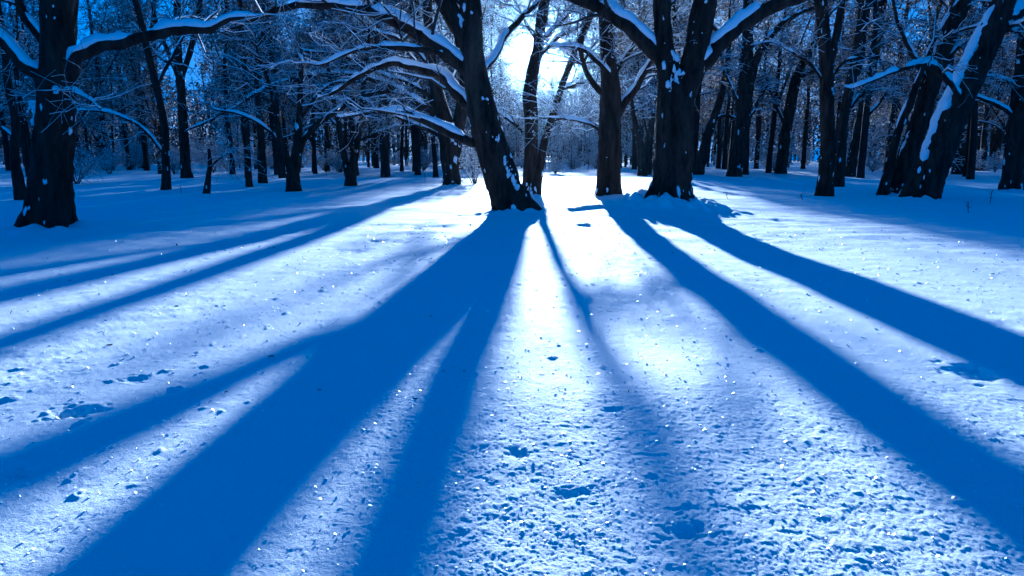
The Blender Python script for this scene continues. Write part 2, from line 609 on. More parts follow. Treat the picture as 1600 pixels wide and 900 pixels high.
    # limbs, each a part with its own load of snow
    for i, lb in enumerate(limbs):
        C = catmull(world(lb, top_ext=0.9 if lb[-1][2] > 5 else 0.25), step)
        C[:, 3] = np.clip(C[:, 3], 0.005, None)
        C[:, :3] += C[:, 3:4] * np.stack([0.7 * pnoise(np.arange(len(C)) * step * 1.7, seed + i, kx * 5) + 0.45 * pnoise(np.arange(len(C)) * step * 4.5, seed + i, kx * 5 + 2) for kx in range(3)], 1)
        lbag, sb = Bag(), Bag()
        bark_tube(lbag, C[:, :3], C[:, 3], 12 if near else 8, 0.10, 0, seed + i * 1.3 + 20)
        snow_cap(sb, C[:, :3], C[:, 3], seed * 2.3 + i * 5.1, cover=0.3, thick=1.35 * snow)
        lo = mk_obj('limb', lbag.mesh('limb', M_BARK, root), E)
        mk_obj('snow', sb.mesh('snow', M_SNOW, root), lo, kind='stuff')
        sp, sr = side_poly(C)
        polysP.append(sp[None]); polysR.append(sr[None])
    # twig crown
    if twigs > 0:
        P0, R0 = np.concatenate(polysP), np.concatenate(polysR)
        ns = len(stems)
        sc = Y0 / 12.0
        tg, tsn = Bag(), Bag()
        rmin = 0.0035 * max(1, sc)
        n1 = max(2, int(9 * twigs))
        Pa, Ra = spawn(P0[:ns], R0[:ns], int(n1 * 1.6), 0.42, 0.99, 1.0, 2.6, 7, 0.25, 1.0, 0.12, 0.22, rmin * 1.6, r)
        Pb, Rb = (spawn(P0[ns:], R0[ns:], n1, 0.15, 1.0, 0.5, 1.5, 7, 0.2, 0.9, 0.15, 0.35, rmin * 1.3, r)
                  if len(P0) > ns else (np.zeros((0, 7, 3)), np.zeros((0, 7))))
        # keep the space under the first fork clear
        hb = Pa[:, 0, 2] - root[2]
        ok = hb > 1.75 * sc ** 0.5
        P1, R1 = np.concatenate([Pa[ok], Pb]), np.concatenate([Ra[ok], Rb])
        fall_ = P1[:, 0, 2] - P1[:, -1, 2]                      # no twigs hanging straight down in front of the trunk
        ok = fall_ < 0.3 * np.linalg.norm(P1[:, -1] - P1[:, 0], axis=1)
        P1, R1 = P1[ok], R1[ok]
        P2, R2 = spawn(P1, R1, 5, 0.2, 1.0, 0.35, 0.95, 5, 0.1, 0.9, 0.12, 0.5, rmin, r)
        P3, R3 = spawn(P2, R2, 4, 0.15, 1.0, 0.18, 0.5, 4 if Y0 < 15 else 3, 0.05, 0.9, 0.1, 0.6, rmin * .8, r)
        for P_, R_, s_ in ((P1, R1, 5), (P2, R2, 4), (P3, R3, 3)):
            tubes(tg, P_, R_, s_)
        twig_snow(tsn, P1, R1, 1.1 * snow, r, 0.95, 5, base=0.008 * max(1, sc * .8))
        twig_snow(tsn, P2, R2, 1.0 * snow, r, 0.8, 4, base=0.005 * max(1, sc * .8))
        twig_snow(tsn, P3, R3, 0.8 * snow, r, 0.5, 3, base=0.003 * max(1, sc * .8))
        if frost: flecks(tsn, P3, frost, 0.018 * max(1, sc), r, 0.02)
        co = mk_obj('crown', tg.mesh('crown', M_TWIG, root), E)
        mk_obj('snow', tsn.mesh('snow', M_SNOW, root), co, kind='stuff')
        if leaf:
            lfb = Bag(); flecks(lfb, P3, leaf, 0.022 * max(1, sc * .8), r, 0.03)
            lo_ = mk_obj('dead_leaves', lfb.mesh('dead_leaves', M_LEAF, root, False), E); lo_['kind'] = 'stuff'
    return E


# centre: leaning trunk left of the sun
build_tree('leaning_tree', 'thick dark trunk leaning left, nearest the sun glow on its left side', (803, 334),
    [[(802, 334, 52), (786, 285, 50), (770, 235, 48), (757, 190, 46), (748, 150, 41), (741, 100, 34), (736, 60, 34), (734, 0, 30)],
     [(738, 75, 22), (722, 50, 27), (704, 22, 27), (692, 0, 24)]],
    [[(742, 118, 16), (722, 106, 21), (685, 76, 19), (640, 44, 17), (580, 20, 15), (520, 9, 13), (470, 8, 10), (420, 20, 7), (372, 42, 3)],
     [(756, 182, 12, .0), (733, 163, 17, .1), (705, 136, 15, .2), (679, 115, 12, .3), (640, 104, 10, .4), (603, 101, 9, .5), (563, 118, 7, .6), (520, 146, 5, .7)],
     [(778, 236, 13, 0), (742, 223, 14, 0), (709, 211, 14, 0), (681, 198, 13, 0), (662, 188, 11, 0), (635, 178, 9, 0), (590, 174, 5, 0), (555, 180, 4, 0)],  # bough added for the shadow it forks leftwards over the snow
     [(690, 84, 6, -.1), (670, 80, 9, -.2), (620, 74, 8, -.4), (563, 77, 5, -.6), (515, 96, 3, -.7)],
     [(756, 110, 8, .1), (779, 77, 9, .5), (801, 42, 8, .9), (841, 4, 6, 1.3)]],
    heap=(0.45, 0.12), twigs=0.9, patches=26, seed=1, flare=0.95, leaf=0,
    patch_spots=[(790, 250, .05), (802, 290, .07), (795, 268, .05), (800, 310, .05), (757, 160, .05), (779, 215, .035)])
# thin trunks in front of the sun
build_tree('slender_tree', 'slim pale-edged trunk standing directly against the sun glow', (829, 301),
    [[(829, 301, 23), (829, 250, 21), (830, 200, 20), (829, 174, 20), (827, 150, 20), (831, 124, 19), (840, 75, 17), (847, 30, 17), (852, -5, 16)]],
    [[(848, 60, 6, .2), (870, 40, 7, .5), (900, 5, 5, .9)], [(836, 95, 5, .2), (870, 60, 6, .4), (905, 42, 4, .6)],
     [(816, 205, 4, .2), (800, 190, 6, .5), (770, 170, 4, 1.0)]],
    twigs=1.4, snow=0.6, patches=6, seed=2, heap=(0.3, 0.06), frost=2500, leaf=500)
build_tree('slender_tree', 'thinnest leaning trunk sloping right from the sun-side pair', (832, 307),
    [[(838, 307, 14), (845, 249, 12), (851, 220, 11), (861, 188, 10), (881, 126, 9), (900, 78, 9), (918, 36, 9), (934, 0, 8)]],
    [[(876, 140, 4, 0), (890, 136, 6, .1), (915, 128, 4, .3)], [(858, 190, 4, 0), (885, 184, 5, .2), (920, 192, 3, .4)]],
    twigs=1.5, patches=6, seed=3, heap=(0.3, 0.06), frost=2000)
# slender upright right of the sun
build_tree('upright_tree', 'straight slender tree on a snow knoll between sun glow and big forked tree', (951, 304),
    [[(951, 306, 36), (951, 260, 34), (953, 200, 33), (954, 140, 29), (950, 90, 22), (948, 40, 21), (946, -5, 20)]],
    [[(960, 190, 8), (972, 168, 12), (997, 130, 11), (1012, 106, 9), (1026, 80, 6)],
     [(950, 150, 6), (938, 142, 9), (917, 115, 8), (909, 80, 7), (915, 40, 4)],
     [(956, 118, 5, -.1), (934, 98, 7, -.2), (908, 76, 5, -.4), (880, 72, 3, -.5)],
     [(948, 216, 4), (939, 207, 4), (921, 194, 4), (894, 187, 3), (866, 185, 2)],
     [(955, 125, 6), (966, 108, 9), (988, 74, 7), (1000, 40, 4)]],
    Y=11.4, twigs=1.0, patches=14, seed=4, heap=(0.35, 0.05), leaf=900, frost=900)
# big forked tree
build_tree('forked_tree', 'largest dark tree forking into two stems with snow in its crotch', (1047, 322),
    [[(1047, 322, 56), (1049, 285, 56), (1053, 230, 56), (1055, 180, 56), (1053, 145, 50), (1045, 112, 34), (1039, 85, 28), (1036, 50, 26), (1035, -5, 25)],
     [(1063, 165, 34), (1074, 130, 38), (1085, 95, 37), (1092, 55, 36), (1100, 10, 36), (1103, -5, 35)]],
    [[(1048, 118, 14), (1036, 94, 24), (1008, 67, 22), (977, 36, 20), (950, 17, 18), (915, 4, 15), (870, -10, 12)],
     [(1088, 110, 18), (1105, 88, 26), (1125, 66, 24), (1148, 47, 22), (1199, 13, 19), (1239, 0, 17), (1290, -20, 12)]],
    heap=(0.75, 0.2), twigs=0.9, patches=34, seed=5, flare=1.1, leaf=0,
    patch_spots=[(1052, 95, .09), (1056, 115, .09), (1050, 130, .07), (1048, 145, .05), (1040, 300, .05), (1052, 305, .06), (1066, 305, .06), (1030, 308, .05)])
# right leaning trees
build_tree('leaning_tree', 'broad trunk leaning right with a thick snow strip along its left side', (1436, 314),
    [[(1438, 314, 46), (1447, 285, 46), (1464, 240, 45), (1484, 190, 43), (1504, 145, 41), (1530, 90, 38), (1551, 45, 35), (1570, -5, 31)]],
    [[(1545, 72, 14), (1560, 47, 22), (1585, 27, 20), (1625, 0, 17), (1680, -30, 12)],
     [(1500, 150, 6, -.2), (1470, 115, 9, -.4), (1440, 100, 7, -.7), (1400, 112, 5, -1), (1340, 135, 3, -1.2)]],
    heap=(0.55, 0.16), twigs=0.8, patches=16, seed=6, flare=0.8, snow=1.5, hmin=0.2)
build_tree('leaning_tree', 'second right-leaning trunk close behind the broad snow-striped one', (1402, 303),
    [[(1402, 303, 28), (1416, 250, 27), (1437, 190, 26), (1458, 120, 26), (1478, 60, 26), (1502, 0, 25)]],
    [[(1455, 150, 5), (1490, 80, 7), (1545, 50, 5)], [(1452, 130, 5), (1430, 95, 7), (1405, 40, 5), (1395, 0, 4)]],
    twigs=0.8, patches=14, seed=7, snow=1.4, hmin=0.22, heap=(.4, .08))
build_tree('leaning_tree', 'thin right-leaning trunk rising in front of the second leaning tree base', (1380, 305),
    [[(1380, 305, 14), (1391, 255, 13), (1405, 200, 11), (1420, 165, 12), (1431, 135, 9), (1452, 80, 6)]],
    twigs=0.5, patches=6, seed=8, snow=1.2, hmin=0.22, ext=1.5)
# right side, mid distance
build_tree('upright_tree', 'dark upright tree with a forked top left of the leaning trio', (1288, 306),
    [[(1288, 306, 21), (1291, 260, 20), (1293, 200, 20), (1292, 130, 19), (1288, 60, 18), (1281, -5, 17)],
     [(1293, 150, 9), (1297, 105, 11), (1308, 50, 10), (1318, -4, 9)]],
    [[(1284, 125, 4), (1265, 100, 5), (1235, 80, 3)], [(1298, 120, 4), (1320, 95, 5), (1350, 90, 3)]],
    twigs=0.9, patches=12, seed=9)
build_tree('crooked_tree', 'crooked slim tree just right of the dark upright forked-top tree', (1310, 292),
    [[(1309, 292, 16), (1314, 250, 15), (1316, 200, 15), (1327, 140, 14), (1338, 89, 14), (1347, 30, 13), (1349, -5, 13)],
     [(1327, 140, 8), (1345, 100, 8), (1350, 50, 7), (1362, -4, 6)]],
    [[(1320, 180, 4), (1342, 150, 5), (1375, 140, 3)]], twigs=0.9, patches=9, seed=10)
build_tree('leaning_tree', 'dim slanting tree seen between the crooked tree and the leaning trio', (1327, 276),
    [[(1327, 276, 15), (1336, 230, 14), (1346, 180, 14), (1362, 110, 13), (1372, 50, 12), (1380, -5, 12)]],
    [[(1345, 190, 5), (1375, 160, 5), (1400, 120, 3)]], twigs=1.0, patches=6, seed=11)
build_tree('leaning_tree', 'slim leaning tree left of the dark upright forked-top tree', (1220, 272),
    [[(1220, 272, 17), (1225, 230, 16), (1231, 187, 16), (1245, 120, 14), (1267, 78, 11), (1290, 30, 8), (1300, 0, 7)]],
    [[(1240, 140, 5), (1255, 118, 6), (1290, 105, 4)], [(1230, 200, 4), (1210, 160, 5), (1195, 110, 3)]], twigs=1.0, patches=6, seed=12)
build_tree('paired_tree', 'twin-stemmed dark tree halfway between big forked tree and slim leaning tree', (1148, 276),
    [[(1147, 276, 22), (1152, 240, 20), (1158, 200, 18), (1163, 140, 17), (1168, 80, 16), (1170, -4, 15)],
     [(1158, 262, 13), (1164, 210, 13), (1172, 130, 13), (1188, 80, 12), (1220, 40, 9), (1250, 20, 6)]],
    [[(1168, 190, 5), (1185, 160, 5), (1200, 130, 3)], [(1155, 160, 5), (1135, 120, 5), (1125, 80, 3)]], twigs=1.0, patches=8, seed=13)
build_tree('leaning_tree', 'short leaning tree right behind the big forked tree', (1092, 272),
    [[(1092, 272, 15), (1099, 240, 14), (1106, 210, 13), (1122, 165, 10), (1135, 110, 8), (1140, 60, 6)]],
    [[(1112, 190, 4), (1130, 180, 4), (1150, 185, 3)]], twigs=0.9, patches=6, seed=14)
build_tree('upright_tree', 'small dim tree between slender knoll tree and big forked tree', (1004, 275),
    [[(1004, 275, 13), (1002, 240, 12), (998, 215, 10), (990, 180, 7), (985, 140, 5)],
     [(1003, 245, 8), (1012, 215, 7), (1020, 180, 5), (1026, 140, 4)]],
    twigs=1.4, patches=4, seed=15, frost=900, ext=1.2)
build_tree('upright_tree', 'dark straight trunk first to the right behind the broad leaning trunk', (1500, 272),
    [[(1500, 272, 22), (1503, 220, 20), (1507, 150, 19), (1508, 80, 18), (1512, -4, 17)]], twigs=1.0, patches=6, seed=16)
build_tree('upright_tree', 'dark straight trunk second to the right behind the broad leaning trunk', (1527, 266),
    [[(1526, 266, 23), (1530, 210, 21), (1536, 150, 20), (1541, 80, 19), (1548, -4, 18)]], twigs=1.0, patches=6, seed=17)
build_tree('upright_tree', 'thinner dark trunk between the straight pair and the right picture edge', (1555, 264),
    [[(1555, 264, 17), (1558, 210, 16), (1562, 150, 15), (1568, 80, 14), (1574, -4, 13)]], twigs=1.0, patches=5, seed=18)
build_tree('upright_tree', 'tall dark trunk at the right edge of the picture', (1580, 298),
    [[(1580, 298, 28), (1585, 240, 27), (1591, 180, 25), (1598, 120, 24), (1604, 60, 22), (1612, -5, 21)]],
    [[(1590, 190, 5), (1560, 165, 6), (1520, 150, 4), (1490, 152, 3)], [(1596, 150, 5), (1570, 125, 6), (1540, 118, 3)]],
    twigs=0.9, patches=6, seed=19, heap=(.35, .06))
# left side
build_tree('old_tree', 'thick dark tree at the left edge with long snowy limb reaching right', (76, 360),
    [[(76, 360, 56), (79, 310, 55), (82, 260, 54), (86, 200, 52), (89, 140, 48), (90, 80, 45), (92, 30, 45), (94, -5, 44)]],
    [[(98, 140, 14), (113, 113, 20), (133, 88, 19), (160, 69, 18), (222, 57, 16), (293, 45, 14), (322, 48, 11), (360, 30, 7), (392, 26, 4)],
     [(76, 140, 15), (60, 116, 20), (27, 85, 18), (0, 62, 16), (-40, 40, 12)],
     [(84, 88, 12), (66, 64, 16), (42, 30, 15), (26, 0, 13), (15, -30, 11)],
     [(85, 160, 5), (105, 142, 6), (130, 150, 3)]],
    heap=(0.5, 0.1), twigs=0.8, patches=22, seed=20, flare=0.9, patch_spots=[(52, 170, .06), (55, 185, .05), (58, 222, .035), (55, 305, .06)])
build_tree('crooked_tree', 'thin crooked tree left of the thick left-edge trunk', (34, 312),
    [[(34, 312, 15), (28, 280, 14), (22, 240, 12), (24, 190, 11), (12, 130, 10), (5, 60, 9), (-5, -5, 8)]],
    [[(25, 220, 4), (5, 200, 5), (-20, 180, 3)]], twigs=0.9, patches=6, seed=21)
build_tree('crooked_tree', 'slim wavy tree right of the thick left-edge trunk', (260, 297),
    [[(260, 297, 13), (259, 250, 12), (256, 190, 11), (241, 125, 10), (228, 70, 9), (210, -5, 8)]],
    [[(256, 245, 4), (245, 225, 5), (215, 195, 5), (170, 176, 4), (130, 172, 3)], [(245, 140, 4), (262, 100, 5), (285, 60, 3)]],
    twigs=0.9, patches=8, seed=22)
build_tree('forked_tree', 'dim tree forking high between slim wavy tree and many-stemmed tree', (291, 278),
    [[(291, 278, 15), (288, 230, 14), (285, 170, 13), (279, 100, 12), (277, 50, 11), (276, -5, 10)],
     [(284, 120, 8), (297, 80, 8), (309, 30, 7), (314, -4, 6)], [(282, 130, 7), (262, 80, 6), (240, 20, 5)]],
    [[(284, 110, 4), (250, 90, 4), (225, 60, 3)]], twigs=1.1, patches=5, seed=23)
build_tree('sapling', 'short bare sapling beside the slim wavy tree', (323, 303),
    [[(323, 303, 9), (325, 280, 8), (328, 255, 6), (326, 232, 4)]], [[(327, 262, 3), (340, 250, 3), (355, 240, 2)]], twigs=0.7, patches=3, seed=24, ext=0.6)
build_tree('sapling', 'dark short stem first left of the many-stemmed tree', (389, 292),
    [[(389, 292, 9), (388, 265, 9), (386, 235, 7), (380, 200, 5), (384, 150, 4)]], twigs=1.0, patches=3, seed=25, ext=1.0, leaf=300)
build_tree('upright_tree', 'dark short trunk close left of the many-stemmed tree', (411, 286),
    [[(411, 286, 13), (409, 255, 12), (408, 220, 11), (404, 180, 9), (400, 110, 7)]], twigs=1.3, patches=4, seed=26, leaf=700)
build_tree('many_stemmed_tree', 'tree with three spreading stems and an arching snowy right stem', (459, 299),
    [[(459, 299, 21), (458, 275, 20), (461, 245, 14), (466, 210, 11), (468, 170, 9), (470, 110, 7)],
     [(457, 285, 12), (449, 250, 11), (436, 212, 9), (432, 180, 7), (420, 130, 5), (404, 90, 4)],
     [(463, 270, 11), (470, 228, 10), (490, 200, 9), (519, 178, 8), (550, 158, 7), (585, 146, 5), (630, 142, 3)]],
    [[(440, 225, 5), (415, 200, 5), (380, 180, 4), (340, 172, 3)], [(467, 190, 4), (490, 155, 5), (520, 130, 4), (560, 128, 3)]],
    twigs=1.2, patches=8, seed=27, ext=1.5)
build_tree('forked_tree', 'V-shaped tree with two stems between the many-stemmed tree and snowy arching tree', (547, 290),
    [[(548, 290, 17), (549, 270, 15), (556, 235, 11), (563, 190, 9), (568, 135, 7), (575, 70, 5)],
     [(545, 278, 11), (537, 240, 10), (529, 190, 9), (520, 150, 7), (512, 100, 5)]],
    [[(560, 220, 4), (590, 208, 5), (617, 197, 3)], [(535, 205, 4), (510, 180, 4), (490, 165, 3)]],
    twigs=1.2, patches=6, seed=28, ext=1.5)
build_tree('arching_tree', 'stout tree behind the leaning centre trunk with long snowy boughs arching left', (706, 291),
    [[(706, 291, 27), (704, 260, 27), (700, 225, 30), (694, 190, 27), (684, 150, 20), (674, 100, 16), (670, 50, 14), (668, -5, 13)],
     [(708, 245, 20), (714, 205, 21), (720, 178, 20), (726, 140, 16), (722, 90, 12), (708, 30, 10), (704, -5, 9)]],
    [[(694, 190, 8), (661, 165, 10), (617, 138, 9), (585, 124, 8), (528, 116, 8), (483, 120, 7), (417, 138, 6), (350, 178, 4), (300, 200, 3)],
     [(698, 222, 6), (679, 208, 7), (640, 190, 6), (600, 181, 5), (568, 184, 3)],
     [(684, 160, 6), (640, 130, 6), (600, 118, 5), (540, 88, 4), (480, 80, 3)],
     [(676, 110, 5), (640, 70, 5), (590, 50, 4), (550, 50, 3)]],
    twigs=1.1, patches=16, seed=29, heap=(.5, .1), leaf=1200, patch_spots=[(706, 215, .09), (708, 228, .08), (707, 200, .07)])


# ------------------------------------------------------------------ forest trees (prototypes, then copies)
def forest_proto(seed, H, r0, spread, leafy, frosty, lean=0.0, low=0.22, pine=False):
    r = np.random.default_rng(seed)
    k = 12
    t = np.linspace(0, 1, k)
    P = np.zeros((k, 3))
    P[:, 2] = t * H - 0.3
    P[:, 0] = np.cumsum(r.normal(size=k) * 0.012 * H) * t + lean * H * t
    P[:, 1] = np.cumsum(r.normal(size=k) * 0.012 * H) * t
    R = r0 * (1 - 0.85 * t)
    C = catmull(np.hstack([P, R[:, None]]), 0.4)
    tb = Bag(); bark_tube(tb, C[:, :3], C[:, 3], 8, 0.08, 0.35, seed)
    if r.uniform() < 0.6:      # a second stem
        j = r.integers(2, 5)
        d = np.array([r.normal() * 0.3, r.normal() * 0.3, 1.0])
        L = H * 0.6
        q = P[j] + np.linspace(0, 1, k)[:, None] * d * L + np.linspace(0, 1, k)[:, None] ** 2 * r.normal(size=3) * 0.8
        R2 = R[j] * 0.7 * (1 - .85 * t)
        C2 = catmull(np.hstack([q, R2[:, None]]), 0.4); bark_tube(tb, C2[:, :3], C2[:, 3], 7, 0.08, 0, seed + 3)
        PP, RR = np.stack([P, q]), np.stack([R, R2])
    else:
        PP, RR = P[None], R[None]
    tg, sn, lf = Bag(), Bag(), Bag()
    if pine:
        P1, R1 = spawn(PP, RR, 30, low, 0.99, spread * .7, spread, 7, -0.05, 1.2, 0.18, 0.3, 0.014, r, fall=0.75)
    else:
        P1, R1 = spawn(PP, RR, 13, low, 0.98, spread * .6, spread, 7, 0.35, 1.0, 0.1, 0.38, 0.014, r, fall=0.45)
    P2, R2_ = spawn(P1, R1, 6, 0.2, 1.0, spread * .22, spread * .48, 5, 0.12, 0.9, 0.15, 0.5, 0.009, r)
    P3, R3 = spawn(P2, R2_, 5, 0.15, 1.0, 0.35, 0.95, 4, 0.05, 0.9, 0.12, 0.6, 0.006, r)
    for P_, R_, s_ in ((P1, R1, 5), (P2, R2_, 3), (P3, R3, 3)):
        tubes(tg, P_, R_, s_)
    twig_snow(sn, P1, R1, 1.0, r, 0.95, 4, base=0.02)
    twig_snow(sn, P2, R2_, 1.0, r, 0.8, 3, base=0.014)
    twig_snow(sn, P3[::2], R3[::2], 0.9, r, 0.6, 3, base=0.008)
    flecks(sn, P3, frosty, 0.05, r, 0.05)
    flecks(lf, P3, leafy, 0.055, r, 0.08)
    return dict(trunk=tb.mesh('trunk', M_BARK_FAR), crown=tg.mesh('crown', M_TWIG), snow=sn.mesh('snow', M_FROST),
                leaves=lf.mesh('dead_leaves', M_LEAF, smooth=False) if leafy else None)


PROTOS = [forest_proto(101, 13, .17, 3.6, 1500, 900), forest_proto(102, 15, .20, 4.2, 2500, 900),
          forest_proto(103, 11, .13, 3.0, 3000, 1200, 0.05), forest_proto(104, 14, .16, 3.4, 500, 1500, -0.04),
          forest_proto(105, 12, .15, 2.6, 5000, 1500, 0, .18, True), forest_proto(106, 16, .19, 3.0, 6000, 1500, 0, .25, True),
          forest_proto(107, 9, .09, 2.4, 800, 1500, 0.08), forest_proto(108, 7, .08, 2.2, 600, 1800, -0.06, 0.15)]


def plant(p, x, y, s, rot, name, label, group, cat='tree'):
    E = mk_obj(name, None, None, label, cat, group, loc=(x, y, gz(x, y)))
    E.rotation_euler = (0, 0, rot); E.scale = (s, s, s)
    mk_obj('trunk', p['trunk'], E)
    c = mk_obj('crown', p['crown'], E)
    mk_obj('snow', p['snow'], c, kind='stuff')
    if p['leaves']:
        o = mk_obj('dead_leaves', p['leaves'], c); o['kind'] = 'stuff'
    return E


TA = math.tan(SUN_AZ)
placed = []


def free(x, y, dmin):
    return all((x - a) ** 2 + (y - b) ** 2 > dmin * dmin for a, b in placed)


LAND = [(-400, 'left picture edge'), (76, 'thick left-edge trunk'), (260, 'slim wavy tree'), (459, 'many-stemmed tree'), (547, 'V-shaped tree'),
        (706, 'stout arching tree'), (800, 'leaning centre trunk'), (951, 'slender knoll tree'), (1047, 'big forked tree'),
        (1148, 'twin-stemmed tree'), (1288, 'dark upright tree'), (1436, 'broad leaning trunk'), (1580, 'right-edge trunk'), (2400, 'right picture edge')]
RANK = ['nearest', 'second nearest', 'third nearest', 'fourth nearest', 'fifth nearest', 'sixth nearest']
rf = random.Random(4)
FOREST = []
tries = 0
while len(FOREST) < 240 and tries < 12000:
    tries += 1
    y = 31 + 79 * rf.random() ** 1.05
    x = rf.uniform(-0.8, 0.8) * y + rf.uniform(-2, 2)
    u = x - TA * y                        # offset across the sun's path
    if -4.7 < u < 5.0: continue
    if y < 34 and abs(u) < 6.5: continue
    if abs(u) > 14 and rf.random() < 0.25: continue
    px = 800 + F * x / y                  # openings where sky shows between the crowns
    if (270 < px < 345 or 470 < px < 535 or 1205 < px < 1275) and rf.random() < 0.75: continue
    if not free(x, y, 1.9 + 0.01 * y): continue
    placed.append((x, y))
    k_ = rf.choice([4, 5, 0, 1, 2] if abs(u) < 13 else [0, 1, 2, 3, 4, 4, 5, 5, 6])
    FOREST.append((x, y, k_, rf.uniform(.85, 1.2), rf.uniform(0, 6.28)))
# below the sun: only far or low trees stand in its path
LOW = []
tries = 0
while len(LOW) < 100 and tries < 6000:
    tries += 1
    y = rf.uniform(50, 165)
    u = rf.uniform(-8, 9)
    x = u + TA * y
    if not free(x, y, 1.3): continue
    k_ = rf.choice([2, 3, 6, 7, 7])
    s_ = min(1.1, (y - 32) * 0.15 / {2: 11, 3: 14, 6: 9, 7: 7}[k_])
    if s_ < 0.25: continue
    placed.append((x, y))
    LOW.append((x, y, k_, s_, rf.uniform(0, 6.28)))


def pix(x, y):
    return 800 + F * x / (y * math.cos(PITCH) + CAM_H * math.sin(PITCH))


seen = {}
for x, y, k_, s_, rot in sorted(FOREST, key=lambda t: t[1]):
    px = pix(x, y)
    gi = max(i for i, (q, _) in enumerate(LAND) if q < px)
    look = 'bushy' if k_ in (4, 5) else 'bare'
    n_ = seen.get((gi, look), 0); seen[(gi, look)] = n_ + 1
    a_, b_ = LAND[gi][1], LAND[gi + 1][1]
    if n_ < len(RANK):
        lab = f'{RANK[n_]} {look} forest tree between {a_} and {b_}'
    else:
        lab = f'{look} tree deep in forest between {a_} and {b_}'
    plant(PROTOS[k_], x, y, s_, rot, 'forest_tree', lab, f'forest between the {a_} and the {b_}')
seen = {}


def gap_label(x, y, kind, rest):
    px = pix(x, y)
    gi = max(i for i, (q, _) in enumerate(LAND) if q < px)
    n_ = seen.get((gi, kind), 0); seen[(gi, kind)] = n_ + 1
    a_, b_ = LAND[gi][1], LAND[gi + 1][1]
    lab = f'{RANK[n_]} {kind} between {a_} and {b_}' if n_ < len(RANK) else f'{rest} between {a_} and {b_}'
    return lab, f'{kind}s between {a_} and {b_}'


for x, y, k_, s_, rot in sorted(LOW, key=lambda t: t[1]):
    lab, grp = gap_label(x, y, 'low frosted tree', 'small glowing frosted tree far below the sun')
    plant(PROTOS[k_], x, y, s_, rot, 'frosted_tree', lab, grp)

# the wood beyond, too far to tell its trees apart
r = np.random.default_rng(500)
fw = Bag()
nt = 900
yy = r.uniform(108, 185, nt); xx = r.uniform(-.85, .85, nt) * yy
uu = xx - TA * yy
hh = np.where(np.abs(uu) < 9, (yy - 40) * 0.12, 13.0) * r.uniform(.75, 1.25, nt)
k = np.linspace(0, 1, 6)[None, :, None]
top = np.stack([r.normal(size=nt) * .8, r.normal(size=nt) * .8, hh], 1)
Pt = np.stack([xx, yy, np.full(nt, -.2)], 1)[:, None, :] + top[:, None, :] * k + np.cumsum(r.normal(size=(nt, 6, 3)) * .12, 1)
tubes(fw, Pt, np.linspace(.2, .05, 6)[None] * r.uniform(.6, 1.2, (nt, 1)), 5)
Pl, Rl = spawn(Pt, np.full((nt, 6), .1), 8, .12, 1, 1.5, 4, 4, .2, 1, .1, .5, .03, r)
tubes(fw, Pl, Rl, 3)
ns = Bag()
flecks(fw, Pl, 90000, .30, r, .5)
flecks(ns, Pl, 45000, .24, r, .45)
fo = mk_obj('far_wood', fw.mesh('far_wood', M_TWIG, smooth=False), label='dark mass of far-off winter wood along the horizon', cat='wood', kind='stuff')
mk_obj('snow', ns.mesh('snow', M_FROST, smooth=False), fo, kind='stuff')


# ------------------------------------------------------------------ shrubs
def shrub_proto(seed, h, n, frosty):
    r = np.random.default_rng(seed)
    t = np.linspace(0, 1, 8)
    a = r.uniform(0, 6.28, n); sp = r.uniform(.15, .75, n) * h; hh = r.uniform(.6, 1.05, n) * h
    P = np.stack([np.cos(a)[:, None] * sp[:, None] * t ** 1.2, np.sin(a)[:, None] * sp[:, None] * t ** 1.2,
                  hh[:, None] * (t - .25 * t ** 3 * r.uniform(0, 2, (n, 1))) - .08], -1)
    P += np.cumsum(r.normal(size=P.shape) * .012 * h, axis=1)
    R = .014 * (1 - .7 * t)[None] * np.ones((n, 1))
    tg, sn = Bag(), Bag()
    P2, R2 = spawn(P, R, 9, .2, 1, .25 * h, .5 * h, 5, .1, .9, .1, .5, .005, r)
    P3, R3 = spawn(P2, R2, 5, .15, 1, .1 * h, .25 * h, 4, .05, .9, .1, .6, .004, r)
    tubes(tg, P, R, 4); tubes(tg, P2, R2, 3); tubes(tg, P3, R3, 3)
    twig_snow(sn, P, R, 1.0, r, .9, 4, base=.01); twig_snow(sn, P2, R2, 1, r, .8, 3, base=.009); twig_snow(sn, P3, R3, .9, r, .6, 3, base=.005)
    flecks(sn, P3, frosty, .022, r, .03)
    return tg.mesh('branches', M_TWIG), sn.mesh('snow', M_FROST)


SHRUBS = [shrub_proto(201, 1.5, 14, 1600), shrub_proto(202, 2.1, 12, 2200), shrub_proto(203, 1.0, 16, 900)]


def shrub(i, x, y, s, rot, label, group=None):
    E = mk_obj('snowy_shrub', None, None, label, 'shrub', group, loc=(x, y, gz(x, y)))
    E.scale = (s, s, s); E.rotation_euler = (0, 0, rot)
    b_ = mk_obj('branches', SHRUBS[i][0], E)
    mk_obj('snow', SHRUBS[i][1], b_, kind='stuff')


for (px, py, i, s, lab) in [(741, 288, 1, 1.0, 'frosted shrub glowing just left of the leaning centre trunk'),
                            (120, 287, 0, 1.1, 'dim snowy shrub beside the thick left-edge trunk'),
                            (868, 271, 2, 1.0, 'small frosted shrub right of the thin sloping trunk')]:
    Y_ = foot(px, py); p = at(px, py, Y_)
    shrub(i, p[0], p[1], s, px, lab)
UNDER = []
while len(UNDER) < 84:
    y = rf.uniform(38, 112); x = rf.uniform(-.76, .76) * y
    if abs(x - TA * y) < 7 and y < 60: continue
    UNDER.append((x, y, rf.randrange(3), rf.uniform(.9, 1.9), rf.uniform(0, 6.28)))
for x, y, k_, s_, rot in sorted(UNDER, key=lambda t: t[1]):
    shrub(k_, x, y, s_, rot, *gap_label(x, y, 'snowy undergrowth shrub', 'dim far snowy shrub'))

